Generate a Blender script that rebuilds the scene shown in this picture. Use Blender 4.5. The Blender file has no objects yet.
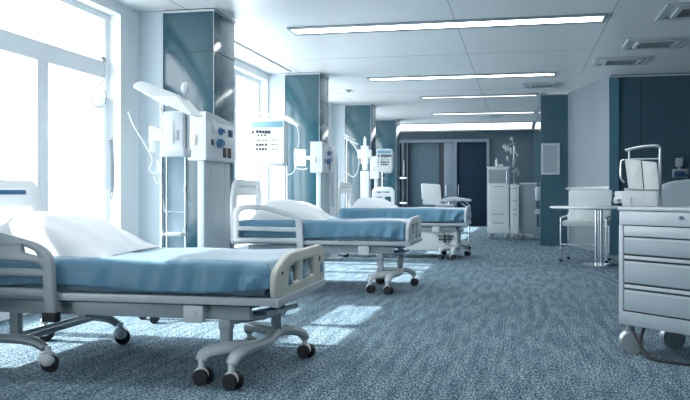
import bpy, bmesh, math, random
from mathutils import Vector, Matrix, Euler
random.seed(7)
C = bpy.context.scene.collection
PI = math.pi
# ---------------------------------------------------------------- measuring help (camera at origin, 1.05 m high)
F = 820.0
YAW = math.atan(175 / F)
SN, CS = math.sin(YAW), math.cos(YAW)
HC = 1.05
def ratio(u):
    a = (u - 345) / F
    return (-SN + CS * a) / (CS + SN * a)
def xat(u, y): return ratio(u) * y
def yat(u, x): return x / ratio(u)
def dep(x, y): return -SN * x + CS * y
def zat(v, x, y): return HC + (194 - v) / F * dep(x, y)

# ---------------------------------------------------------------- materials
MATS = {}
def mat(name, col, rough=0.5, metal=0.0, var=0.05, scale=6.0, bump=0.0, bscale=60.0, coat=0.0, alpha=1.0, trans=0.0, spec=0.5):
    if name in MATS: return MATS[name]
    m = bpy.data.materials.new(name); m.use_nodes = True
    nt = m.node_tree; N = nt.nodes; L = nt.links
    b = N['Principled BSDF']
    tc = N.new('ShaderNodeTexCoord')
    nz = N.new('ShaderNodeTexNoise'); nz.inputs['Scale'].default_value = scale; nz.inputs['Detail'].default_value = 4
    L.new(tc.outputs['Object'], nz.inputs['Vector'])
    mx = N.new('ShaderNodeMix'); mx.data_type = 'RGBA'
    mx.inputs['A'].default_value = (*[c * (1 - var) for c in col], 1)
    mx.inputs['B'].default_value = (*[min(1, c * (1 + var)) for c in col], 1)
    L.new(nz.outputs['Fac'], mx.inputs['Factor'])
    L.new(mx.outputs['Result'], b.inputs['Base Color'])
    b.inputs['Roughness'].default_value = rough
    b.inputs['Metallic'].default_value = metal
    b.inputs['Coat Weight'].default_value = coat
    b.inputs['Alpha'].default_value = alpha
    b.inputs['Transmission Weight'].default_value = trans
    b.inputs['Specular IOR Level'].default_value = spec
    if bump > 0:
        n2 = N.new('ShaderNodeTexNoise'); n2.inputs['Scale'].default_value = bscale; n2.inputs['Detail'].default_value = 3
        L.new(tc.outputs['Object'], n2.inputs['Vector'])
        bp = N.new('ShaderNodeBump'); bp.inputs['Strength'].default_value = bump; bp.inputs['Distance'].default_value = 0.01
        L.new(n2.outputs['Fac'], bp.inputs['Height']); L.new(bp.outputs['Normal'], b.inputs['Normal'])
    MATS[name] = m
    return m
def emis(name, col, s):
    m = bpy.data.materials.new(name); m.use_nodes = True
    nt = m.node_tree; nt.nodes.clear()
    o = nt.nodes.new('ShaderNodeOutputMaterial'); e = nt.nodes.new('ShaderNodeEmission')
    e.inputs['Color'].default_value = (*col, 1); e.inputs['Strength'].default_value = s
    nt.links.new(e.outputs[0], o.inputs['Surface']); MATS[name] = m
    return m
def glass(name, tint=(1, 1, 1), gloss=0.08, rough=0.0):
    m = bpy.data.materials.new(name); m.use_nodes = True
    nt = m.node_tree; nt.nodes.clear()
    o = nt.nodes.new('ShaderNodeOutputMaterial'); t = nt.nodes.new('ShaderNodeBsdfTransparent')
    t.inputs['Color'].default_value = (*tint, 1)
    g = nt.nodes.new('ShaderNodeBsdfGlossy'); g.inputs['Roughness'].default_value = rough
    mx = nt.nodes.new('ShaderNodeMixShader'); mx.inputs[0].default_value = gloss
    nt.links.new(t.outputs[0], mx.inputs[1]); nt.links.new(g.outputs[0], mx.inputs[2]); nt.links.new(mx.outputs[0], o.inputs['Surface'])
    MATS[name] = m
    return m
def carpet():
    m = bpy.data.materials.new('carpet'); m.use_nodes = True
    nt = m.node_tree; N = nt.nodes; L = nt.links; b = N['Principled BSDF']
    tc = N.new('ShaderNodeTexCoord')
    mp = N.new('ShaderNodeMapping'); mp.inputs['Scale'].default_value = (1.0, 0.40, 1)
    L.new(tc.outputs['Object'], mp.inputs['Vector'])
    mp2 = N.new('ShaderNodeMapping'); mp2.inputs['Scale'].default_value = (1.0, 0.12, 1); L.new(tc.outputs['Object'], mp2.inputs['Vector'])
    n1 = N.new('ShaderNodeTexNoise'); n1.inputs['Scale'].default_value = 95; n1.inputs['Detail'].default_value = 3; n1.inputs['Roughness'].default_value = .7
    n2 = N.new('ShaderNodeTexNoise'); n2.inputs['Scale'].default_value = 16; n2.inputs['Detail'].default_value = 4
    n3 = N.new('ShaderNodeTexVoronoi'); n3.inputs['Scale'].default_value = 160
    for n in (n1, n2, n3): L.new((mp if n is not n2 else mp2).outputs[0], n.inputs['Vector'])
    r1 = N.new('ShaderNodeValToRGB')
    r1.color_ramp.elements[0].position = .40; r1.color_ramp.elements[0].color = (.016, .046, .070, 1)
    r1.color_ramp.elements[1].position = .62; r1.color_ramp.elements[1].color = (.46, .61, .68, 1)
    L.new(n1.outputs['Fac'], r1.inputs['Fac'])
    r2 = N.new('ShaderNodeValToRGB')
    r2.color_ramp.elements[0].position = .38; r2.color_ramp.elements[0].color = (.56, .62, .67, 1)
    r2.color_ramp.elements[1].position = .62; r2.color_ramp.elements[1].color = (1, 1, 1, 1)
    L.new(n2.outputs['Fac'], r2.inputs['Fac'])
    mx = N.new('ShaderNodeMix'); mx.data_type = 'RGBA'; mx.blend_type = 'MULTIPLY'; mx.inputs['Factor'].default_value = 1
    L.new(r1.outputs[0], mx.inputs['A']); L.new(r2.outputs[0], mx.inputs['B'])
    wv = N.new('ShaderNodeTexWave'); wv.bands_direction = 'X'; wv.inputs['Scale'].default_value = 11; wv.inputs['Distortion'].default_value = 11
    wv.inputs['Detail'].default_value = 3; wv.inputs['Detail Scale'].default_value = 4
    L.new(mp.outputs[0], wv.inputs['Vector'])
    r3 = N.new('ShaderNodeValToRGB'); r3.color_ramp.elements[0].color = (.66, .69, .72, 1); r3.color_ramp.elements[1].color = (1.22, 1.22, 1.22, 1)
    L.new(wv.outputs['Fac'], r3.inputs['Fac'])
    m3 = N.new('ShaderNodeMix'); m3.data_type = 'RGBA'; m3.blend_type = 'MULTIPLY'; m3.inputs['Factor'].default_value = 1
    L.new(mx.outputs['Result'], m3.inputs['A']); L.new(r3.outputs[0], m3.inputs['B'])
    L.new(m3.outputs['Result'], b.inputs['Base Color'])
    b.inputs['Roughness'].default_value = .95; b.inputs['Specular IOR Level'].default_value = .15
    bp = N.new('ShaderNodeBump'); bp.inputs['Strength'].default_value = .6; bp.inputs['Distance'].default_value = .01
    ad = N.new('ShaderNodeMath'); ad.operation = 'ADD'
    L.new(n1.outputs['Fac'], ad.inputs[0]); L.new(n3.outputs['Distance'], ad.inputs[1])
    L.new(ad.outputs[0], bp.inputs['Height']); L.new(bp.outputs['Normal'], b.inputs['Normal'])
    MATS['carpet'] = m
    return m

WHITE = mat('white_paint', (.80, .84, .86), .45, var=.02)
PLASTIC = mat('white_plastic', (.78, .81, .82), .32, var=.02, coat=.2)
OFFWHITE = mat('offwhite_plastic', (.66, .70, .71), .4, var=.03)
CREAM = mat('cream_plastic', (.60, .60, .53), .42, var=.05, scale=14)
GREYMET = mat('grey_painted_metal', (.36, .41, .44), .38, metal=.15, var=.04)
LTGREY = mat('light_grey_metal', (.52, .57, .60), .35, metal=.1, var=.03)
CHROME = mat('chrome', (.80, .84, .86), .2, metal=1, var=.02)
STEEL = mat('brushed_steel', (.55, .60, .63), .3, metal=.9, var=.05)
BLACK = mat('black_rubber', (.012, .014, .017), .55, var=.2)
DARK = mat('dark_gap', (.02, .03, .04), .6, var=.1)
SHEET = mat('blue_sheet', (.125, .285, .405), .45, var=.10, scale=3, bump=.15, bscale=14)
_b = SHEET.node_tree.nodes['Principled BSDF']; _b.inputs['Sheen Weight'].default_value = .8; _b.inputs['Sheen Roughness'].default_value = .35
PILLOW = mat('white_cotton', (.82, .85, .87), .85, var=.02, scale=5, bump=.25, bscale=9)
MATTRESS = mat('mattress_vinyl', (.20, .30, .38), .6)
BLUEGLOSS = mat('blue_cladding', (.022, .085, .115), .12, var=.15, scale=1.2, spec=.8)
BLUEWALL = mat('blue_wall_paint', (.042, .092, .125), .38, var=.08, scale=1.0, spec=.4)
BACKBLUE = mat('back_wall_paint', (.035, .072, .095), .6, var=.08, scale=1.0)
GREYWALL = mat('grey_wall_paint', (.20, .25, .285), .6, var=.03, scale=1)
PIERGREY = mat('pier_paint', (.55, .63, .68), .5, var=.02, scale=1)
CEIL = mat('ceiling_panel', (.74, .77, .78), .34, var=.02, scale=.6, spec=.4)
SEAM = mat('ceiling_seam', (.28, .33, .36), .6)
DOOR = mat('door_laminate', (.045, .080, .105), .6, var=.05, scale=1, spec=.2)
DOORDARK = mat('dark_door_laminate', (.008, .020, .036), .8, var=.08, scale=1, spec=.1)
FRAMEGREY = mat('door_frame_metal', (.36, .44, .50), .35, metal=.3)
CART = mat('cart_enamel', (.30, .365, .405), .38, var=.02, scale=3)
CARTTOP = mat('cart_top', (.44, .51, .55), .3, var=.02)
NAVY = mat('navy_plastic', (.02, .07, .16), .35)
BLUEPL = mat('blue_plastic', (.05, .17, .33), .35)
BROWN = mat('dark_brown_socket', (.05, .03, .025), .5)
SCREEN = mat('screen_strip', (.22, .42, .54), .25)
INK = mat('black_print', (.03, .04, .05), .5)
FROST = mat('frosted_panel', (.45, .60, .68), .35, alpha=.75)
CLEARPL = mat('clear_white_plastic', (.85, .90, .92), .25, alpha=.8)
BOARD = mat('board_face', (.34, .41, .45), .35, var=.04, scale=3)
UPHOL = mat('grey_upholstery', (.74, .79, .79), .55, var=.03, bump=.1)
TABLE = mat('white_laminate', (.80, .86, .88), .25, var=.01)
CARPET = carpet()
PANE = glass('window_glass', (.97, .99, 1), .05)
LAMP = emis('ceiling_lamp_diffuser', (.95, .98, 1.0), 9)
LAMPF = emis('far_lamp_diffuser', (.95, .98, 1.0), 2.4)
STROKE = mat('blue_logo', (.04, .10, .2), .4)

# ---------------------------------------------------------------- mesh builder
def rot(rx=0, ry=0, rz=0): return Euler((rx, ry, rz)).to_matrix().to_4x4()
class MB:
    def __init__(s): s.bm = bmesh.new()
    def box(s, c, d, bevel=0.0, R=None, seg=2):
        m = Matrix.Translation(c) @ (R if R is not None else Matrix.Identity(4)) @ Matrix.Diagonal((d[0], d[1], d[2], 1))
        r = bmesh.ops.create_cube(s.bm, size=1, matrix=m)
        if bevel > 0:
            es = set()
            for v in r['verts']:
                for e in v.link_edges: es.add(e)
            bmesh.ops.bevel(s.bm, geom=list(es), offset=min(bevel, min(d) * .45), segments=seg, profile=.6, affect='EDGES')
        return s
    def b2(s, x0, x1, y0, y1, z0, z1, bevel=0.0):
        return s.box(((x0 + x1) / 2, (y0 + y1) / 2, (z0 + z1) / 2), (abs(x1 - x0), abs(y1 - y0), abs(z1 - z0)), bevel)
    def cyl(s, p0, p1, r, r2=None, seg=20):
        p0 = Vector(p0); p1 = Vector(p1); d = p1 - p0
        q = d.to_track_quat('Z', 'Y').to_matrix().to_4x4()
        bmesh.ops.create_cone(s.bm, cap_ends=True, segments=seg, radius1=r, radius2=r if r2 is None else r2, depth=d.length,
                              matrix=Matrix.Translation((p0 + p1) / 2) @ q)
        return s
    def sph(s, c, r, sc=(1, 1, 1), seg=20, R=None):
        m = Matrix.Translation(c) @ (R if R is not None else Matrix.Identity(4)) @ Matrix.Diagonal((sc[0], sc[1], sc[2], 1))
        bmesh.ops.create_uvsphere(s.bm, u_segments=seg, v_segments=seg // 2, radius=r, matrix=m); return s
    def tube(s, pts, r, seg=10, smooth=4, flat=1.0, closed=False):
        P = [Vector(p) for p in pts]
        rr = r if isinstance(r, (list, tuple)) else [r] * len(P)
        if smooth and len(P) > 2:
            Q = []; QR = []
            n = len(P)
            rng = range(n if closed else n - 1)
            for i in rng:
                if closed: a, b, c, d = P[i - 1], P[i], P[(i + 1) % n], P[(i + 2) % n]
                else: a, b, c, d = P[max(i - 1, 0)], P[i], P[i + 1], P[min(i + 2, n - 1)]
                for k in range(smooth):
                    t = k / smooth
                    Q.append(.5 * ((2 * b) + (c - a) * t + (2 * a - 5 * b + 4 * c - d) * t * t + (3 * b - a - 3 * c + d) * t ** 3))
                    QR.append(rr[i] * (1 - t) + rr[(i + 1) % n] * t)
            if not closed: Q.append(P[-1]); QR.append(rr[-1])
            P, rr = Q, QR
        rings = []
        n = len(P)
        up = None
        for i in range(n):
            if closed: t = P[(i + 1) % n] - P[i - 1]
            else: t = P[min(i + 1, n - 1)] - P[max(i - 1, 0)]
            t.normalize()
            if up is None:
                up = Vector((0, 0, 1)) if abs(t.z) < .9 else Vector((0, 1, 0))
            side = t.cross(up)
            if side.length < 1e-4: side = t.cross(Vector((1, 0, 0)))
            side.normalize(); up = side.cross(t).normalized()
            rings.append([s.bm.verts.new(P[i] + side * math.cos(2 * PI * k / seg) * rr[i] + up * math.sin(2 * PI * k / seg) * rr[i] * flat) for k in range(seg)])
        m = n if closed else n - 1
        for i in range(m):
            A = rings[i]; B = rings[(i + 1) % n]
            for k in range(seg):
                s.bm.faces.new((A[k], A[(k + 1) % seg], B[(k + 1) % seg], B[k]))
        if not closed:
            s.bm.faces.new(rings[0][::-1]); s.bm.faces.new(rings[-1])
        return s
    def lathe(s, prof, c=(0, 0, 0), seg=24, R=None):
        M = Matrix.Translation(c) @ (R if R is not None else Matrix.Identity(4))
        rings = []
        for r, z in prof:
            rings.append([s.bm.verts.new(M @ Vector((max(r, 1e-4) * math.cos(2 * PI * k / seg), max(r, 1e-4) * math.sin(2 * PI * k / seg), z))) for k in range(seg)])
        for a, b in zip(rings, rings[1:]):
            for k in range(seg): s.bm.faces.new((a[k], a[(k + 1) % seg], b[(k + 1) % seg], b[k]))
        s.bm.faces.new(rings[0][::-1]); s.bm.faces.new(rings[-1])
        return s
    def poly(s, pts, vec):
        """extrude a planar polygon along vec"""
        a = [s.bm.verts.new(Vector(p)) for p in pts]; b = [s.bm.verts.new(Vector(p) + Vector(vec)) for p in pts]
        n = len(a)
        s.bm.faces.new(a[::-1]); s.bm.faces.new(b)
        for i in range(n): s.bm.faces.new((a[i], a[(i + 1) % n], b[(i + 1) % n], b[i]))
        return s
    def plate(s, outer, holes, th, M, bevel=0.0):
        """2-D outline with holes, extruded th, placed by matrix M (outline in local XY)"""
        cu = bpy.data.curves.new('c', 'CURVE'); cu.dimensions = '2D'; cu.fill_mode = 'BOTH'
        cu.extrude = max(th / 2 - bevel, 0.0005); cu.bevel_depth = bevel; cu.bevel_resolution = 2
        for loop in [outer] + holes:
            sp = cu.splines.new('POLY'); sp.points.add(len(loop) - 1)
            for i, p in enumerate(loop): sp.points[i].co = (p[0], p[1], 0, 1)
            sp.use_cyclic_u = True
        o = bpy.data.objects.new('c', cu); C.objects.link(o)
        dg = bpy.context.evaluated_depsgraph_get(); dg.update()
        me = bpy.data.meshes.new_from_object(o.evaluated_get(dg))
        me.transform(M); s.bm.from_mesh(me)
        bpy.data.objects.remove(o); bpy.data.curves.remove(cu); bpy.data.meshes.remove(me)
        return s
    def build(s, name, material, parent=None, loc=None, rz=0.0, smooth=True, weld=True):
        if weld: bmesh.ops.remove_doubles(s.bm, verts=s.bm.verts, dist=1e-5)
        bmesh.ops.recalc_face_normals(s.bm, faces=s.bm.faces)
        me = bpy.data.meshes.new(name); s.bm.to_mesh(me); s.bm.free()
        me.materials.append(material)
        if smooth:
            me.polygons.foreach_set('use_smooth', [True] * len(me.polygons))
            me.set_sharp_from_angle(angle=math.radians(38))
        o = bpy.data.objects.new(name, me); C.objects.link(o)
        if parent is not None: o.parent = parent
        if loc is not None: o.location = loc
        o.rotation_euler.z = rz
        return o
def rnd(pts, r, n=5):
    """round the corners of a 2-D polygon; r a number or a list"""
    out = []; k = len(pts)
    for i in range(k):
        p = Vector(pts[i]).to_2d(); a = Vector(pts[i - 1]).to_2d(); b = Vector(pts[(i + 1) % k]).to_2d()
        ri = r[i] if isinstance(r, (list, tuple)) else r
        da = (a - p); db = (b - p)
        ri = min(ri, da.length * .49, db.length * .49)
        if ri < 1e-5: out.append((p.x, p.y)); continue
        s0 = p + da.normalized() * ri; s1 = p + db.normalized() * ri
        for j in range(n + 1):
            t = j / n
            q = s0 * (1 - t) ** 2 + p * 2 * t * (1 - t) + s1 * t * t
            out.append((q.x, q.y))
    return out
def rect(x0, x1, y0, y1): return [(x0, y0), (x1, y0), (x1, y1), (x0, y1)]
def tag(o, label, cat, group=None):
    o['label'] = label; o['category'] = cat
    if group: o['group'] = group
    return o
def thing(name, label, cat, loc=(0, 0, 0), rz=0, group=None):
    o = bpy.data.objects.new(name, None); C.objects.link(o)
    o.location = loc; o.rotation_euler.z = rz; o.empty_display_size = .1
    return tag(o, label, cat, group)
def struct(o):
    o['kind'] = 'structure'; return o
def copy_tree(o, parent=None):
    c = o.copy(); C.objects.link(c)
    if parent is not None: c.parent = parent
    for ch in list(o.children): copy_tree(ch, c)
    return c
# matrices that stand a 2-D outline (x,y) up:  XZ plane (normal -y)  /  YZ plane (normal x)
M_XZ = Matrix(((1, 0, 0, 0), (0, 0, -1, 0), (0, 1, 0, 0), (0, 0, 0, 1)))
M_YZ = Matrix(((0, 0, 1, 0), (1, 0, 0, 0), (0, 1, 0, 0), (0, 0, 0, 1)))
T = Matrix.Translation

# ================================================================= SETTING
H = 3.10
XW, XG = -4.20, -4.40
PY = [-1.19, 3.67, 8.53, 13.39, 18.25, 22.15]
YB = 27.0; YF = -3.0
ob = struct(MB().b2(-4.5, 5.1, YF - .1, YB + .1, -.1, 0).build('floor', CARPET))
cm = MB(); cm.b2(-4.5, 5.1, YF - .1, YB + .1, H, H + .1)
ceil = struct(cm.build('ceiling', CEIL))
sm = MB()
for x in (-3.62, -.75, 1.02): sm.b2(x - .004, x + .004, YF, YB if x < .4 else 14.7, H - .002, H + .01)
for y in (5.6, 12.1, 16.3, 22.4): sm.b2(-4.1, .4 if y > 14 else 4.9, y - .004, y + .004, H - .002, H + .01)
struct(sm.build('trim_1', SEAM))
# left wall: sill, lintel, piers
lw = MB()
lw.b2(-4.5, XW, YF, YB, 0, .26); lw.b2(-4.5, XW, YF, YB, 2.98, H)
edges = [YF]
opens = []
for i, p in enumerate(PY):
    y0 = p + .68
    y1 = (PY[i + 1] - .41) if i + 1 < len(PY) else YB - .4
    if i == 2: y1 = PY[3] - .03
    if i == 0: y1 = 2.1  # unseen bay behind the camera, opened part way to light the foreground
    opens.append((y0, y1))
prev = YF
for (a, b) in opens:
    lw.b2(-4.5, XW, prev, a, .26, 2.98); prev = b
lw.b2(-4.5, XW, prev, YB, .26, 2.98)
struct(lw.build('wall_left', WHITE, smooth=False))
for i, (a, b) in enumerate(opens):
    w = bpy.data.objects.new('window_%d' % (i + 1), None); C.objects.link(w); w.location = (-4.38, a, .26); struct(w)
    f = MB(); L_ = b - a; zt = 2.72
    f.b2(-.04, .04, 0, .08, 0, zt); f.b2(-.04, .04, L_ - .08, L_, 0, zt)
    f.b2(-.044, .044, .002, L_ - .002, .001, .09); f.b2(-.044, .044, .002, L_ - .002, zt - .07, zt - .001)
    if i != 2: f.b2(-.055, .055, .001, L_ - .001, 2.02, 2.20)
    step = 1.26
    for k in (1, 2): f.b2(-.05, .05, L_ - step * k - .09, L_ - step * k + .09, .01, 2.03 if i != 2 else zt - .01)
    f.b2(-.05, .05, L_ - step * 2 - .05, L_ - step * 2 + .05, 2.19, zt - .01)
    f.build('window_frame', WHITE, w, smooth=False)
    g = MB(); g.b2(-.006, .006, .04, L_ - .04, .05, zt - .04); g.build('pane', PANE, w, smooth=False)
    s = MB(); s.b2(.0, .24, 0, L_, -.03, -.002, .008); s.build('window_sill', WHITE, w)
# blue clad pillars with pale pier behind
for i, p in enumerate(PY[1:]):
    e = bpy.data.objects.new('pillar', None); C.objects.link(e); e.location = (-3.6, p, 0); struct(e)
    m = MB(); m.b2(-.3, .3, 0, .68, .002, H - .035, .006); m.build('cladding', BLUEGLOSS, e)
    m = MB(); m.b2(-.6, -.302, .02, .66, 0, H - .002); m.build('pier', PIERGREY, e, smooth=False)
    m = MB(); m.b2(-.31, -.296, -.012, .0, 0, H - .03); m.b2(.297, .303, -.003, .003, 0, H - .03)
    m.b2(-.31, .306, -.012, -.001, H - .035, H - .012); m.b2(.3, .312, 0, .68, H - .035, H - .012); m.build('edge_strip', LTGREY, e)
    m = MB()
    for z in (.98, 2.62): m.b2(-.3, .302, -.003, .002, z, z + .006); m.b2(.299, .303, 0, .68, z, z + .006)
    m.build('joint', DARK, e)
# right-hand walls
XP = .416; YP = 17.2
struct(MB().b2(XP, XP + .12, YP + .01, YB, 0, H).build('wall_partition', BLUEGLOSS, smooth=False))
m = MB(); m.b2(XP - .004, .95, YP, YP + .3, 0, H - .03)
pl = struct(m.build('wall_pillar', mat('pillar_cladding', (.055, .125, .165), .2, var=.1, scale=1), smooth=False))
ang = MB(); ang.poly([(.95, YP, 0), (1.55, 14.78, 0), (1.75, 14.85, 0), (1.15, YP + .1, 0)], (0, 0, H)); struct(ang.build('wall_angled', GREYWALL, smooth=False))
struct(MB().b2(1.53, 5.0, 14.78, 14.98, 0, H).build('wall_right_back', BLUEWALL, smooth=False))
struct(MB().b2(5.0, 5.1, YF, 15, 0, H).build('wall_right', GREYWALL, smooth=False))
struct(MB().b2(-4.5, 5.1, YF - .1, YF, 0, H).build('wall_front', GREYWALL, smooth=False))
# trims on the right walls: top light line, panel seams, chair rail
tr = MB()
tr.b2(1.53, 4.99, 14.765, 14.779, H - .04, H - .015)
tr.b2(XP - .01, .95, YP - .012, YP - .001, H - .035, H - .012)
struct(tr.build('trim_2', LTGREY))
tr = MB()
xs = xat(641, 14.78); tr.b2(xs - .006, xs + .006, 14.772, 14.781, 0, H - .05)
xs = xat(655.5, 14.78); tr.b2(1.66, 1.67, 14.772, 14.781, 0, H - .05)
struct(tr.build('trim_3', DARK))
tr = MB(); d = Vector((.6, -2.42, 0)).normalized(); n = Vector((d.y, -d.x, 0))
a0 = Vector((.95, YP, 0)); a1 = Vector((1.55, 14.78, 0))
tr.poly([a0 + n * .0 + Vector((0, 0, 1.14)), a1 + Vector((0, 0, 1.14)), a1 + n * .05 + Vector((0, 0, 1.14)), a0 + n * .05 + Vector((0, 0, 1.14))], (0, 0, .045))
struct(tr.build('trim_4', LTGREY))
tr = MB(); tr.b2(1.50, 1.66, 14.74, 14.779, 0, H - .05); struct(tr.build('trim_5', mat('teal_edge', (.07, .18, .25), .3)))
# back wall with partition frame and doors
bw = MB(); bw.b2(-4.5, XP, YB, YB + .1, 0, H); struct(bw.build('wall_back', BACKBLUE, smooth=False))
xa = lambda u: xat(u, YB - .1)
ZD = zat(139, -1.5, YB - .1)
fr = MB(); y0, y1 = YB - .16, YB - .001
fr.b2(xa(399), xa(489), y0, y1, ZD - .1, ZD)
for u in (403, 455.5, 488): fr.b2(xa(u) - .045, xa(u) + .045, y0, y1, 0, ZD - .1)
struct(fr.build('trim_6', mat('door_frame_paint', (.09, .13, .17), .5), smooth=False))
def door(n, u0, u1, m_, yy, hx):
    e = bpy.data.objects.new('door_%d' % n, None); C.objects.link(e); e.location = ((xa(u0) + xa(u1)) / 2, yy, 0); struct(e)
    w2 = (xa(u1) - xa(u0)) / 2
    MB().b2(-w2, w2, -.02, .02, .01, ZD - .1, .004).build('door_leaf', m_, e)
    h = MB(); h.cyl((hx * w2, -.06, 1.0), (hx * w2, -.06, 1.35), .014); h.cyl((hx * w2, -.06, 1.04), (hx * w2, -.02, 1.04), .01); h.cyl((hx * w2, -.06, 1.31), (hx * w2, -.02, 1.31), .01)
    h.build('door_handle', STEEL, e)
door(1, 410, 439, DOOR, YB - .03, .86)
door(2, 444, 455, mat('pale_door_laminate', (.09, .13, .17), .5), YB - .09, -.6)
door(3, 457, 487, DOORDARK, YB - .05, -.9)
struct(MB().b2(xa(439.2), xa(443.8), YB - .03, YB - .004, 0, ZD - .1).build('trim_7', mat('black_gap_panel', (.006, .01, .018), .6)))
# skirting
struct(MB().b2(1.56, 4.99, 14.755, 14.779, 0, .1).build('baseboard_right', mat('skirting', (.03, .06, .09), .5)))
struct(MB().b2(xa(491), XP - .01, YB - .02, YB, 0, .1).build('baseboard_back', mat('skirting_b', (.03, .06, .09), .5)))

# ================================================================= CEILING FITTINGS
def ceiling_light(x0, x1, y0, y1, label, lm):
    t = thing('ceiling_light', label, 'ceiling light', ((x0 + x1) / 2, (y0 + y1) / 2, H), 0, 'linear ceiling lights')
    a, b = (x1 - x0) / 2, (y1 - y0) / 2
    m = MB(); w = .035
    m.b2(-a, a, -b, -b + w, -.03, -.001, .004); m.b2(-a, a, b - w, b, -.03, -.001, .004)
    m.b2(-a, -a + w, -b + w, b - w, -.03, -.001, .004); m.b2(a - w, a, -b + w, b - w, -.03, -.001, .004)
    m.build('frame', FRAMEGREY, t)
    MB().b2(-a + w, a - w, -b + w, b - w, -.012, -.004).build('diffuser', lm, t)
ceiling_light(-2.80, .97, 9.70, 10.12, 'nearest long recessed ceiling light, largest in view', LAMP)
ceiling_light(-2.9, .95, 4.9, 5.35, 'added fill light above the nearest bed, shaped as a ceiling light, out of the frame', LAMP)  # unseen lamp, added to brighten the foreground
ceiling_light(-1.6, 2.4, 1.0, 1.45, 'added fill light over the camera side, shaped as a ceiling light, out of the frame', LAMP)  # extra unseen lamp, put in to light the near cart and organiser
ceiling_light(-2.63, .60, 14.15, 14.55, 'second long ceiling light from the camera, just past the bright nearest one', LAMP)
ceiling_light(-2.06, .36, 17.15, 17.5, 'third ceiling light, between the second light and the small round ceiling diffuser', LAMPF)
ceiling_light(-2.2, .36, 20.7, 21.2, 'fourth ceiling light, last thin one before the wide lit band', LAMPF)
ceiling_light(-3.9, .38, 23.7, 26.3, 'wide lit ceiling band in front of the back wall doors', LAMPF)
def vent(x, y, s, label, dark=True):
    t = thing('ceiling_vent', label, 'vent', (x, y, H), 0, 'square ceiling vents')
    a = s / 2
    m = MB()
    for k, (o, z) in enumerate(((a, -.02), (a * .66, -.035))):
        w = .09 if k == 0 else .05
        m.b2(-o, o, -o, -o + w, z, -.001, .004); m.b2(-o, o, o - w, o, z, -.001, .004)
        m.b2(-o, -o + w, -o + w, o - w, z, -.001, .004); m.b2(o - w, o, -o + w, o - w, z, -.001, .004)
    m.build('frame', LTGREY, t)
    m = MB(); m.b2(-a * .6, a * .6, -a * .6, a * .6, -.006, -.001); m.build('backing', DARK if dark else GREYMET, t)
    m = MB()
    for k in range(9):
        yy = -a * .54 + k * a * 1.08 / 8
        m.box((0, yy, -.02), (a * 1.15, .028, .004), R=rot(.6, 0, 0))
    m.build('louvre', GREYMET, t)
vent(1.96, 9.75, .82, 'square ceiling vent nearest the camera, cut by the right edge of the photo')
vent(1.80, 11.75, .82, 'middle square ceiling vent, between the nearest one and the dark-slotted one', False)
vent(1.52, 13.2, .82, 'square ceiling vent just in front of the dark blue wall')
vent(.40, 15.8, .72, 'farthest small square ceiling vent near the angled grey wall', False)
m = MB(); m.lathe([(.0, -.05), (.12, -.05), (.16, -.03), (.24, -.03), (.26, -.012), (.30, -.012), (.31, -.001)], seg=32)
tag(m.build('ceiling_diffuser', LTGREY, loc=(-.72, 21.9, H)), 'round ceiling air diffuser in front of the wide lit band', 'vent')
m = MB(); m.lathe([(0, -.05), (.03, -.05), (.035, -.02), (.07, -.015), (.075, -.001)])
m.box((.09, 0, -.03), (.1, .03, .012), .003)
tag(m.build('smoke_detector', GREYMET, loc=(xat(348, 15.8), 15.8, H)), 'tiny ceiling detector left of the second ceiling light above the window side', 'detector')
tr = MB(); tr.b2(-.012, .012, 0, 3.6, -.025, -.001, .003); tr.cyl((0, .0, -.02), (0, .05, -.03), .012)
tag(tr.build('curtain_track', WHITE, loc=(-3.75, 9.6, H)), 'slim ceiling track behind the first blue pillar, running beside the windows', 'curtain track')

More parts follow.
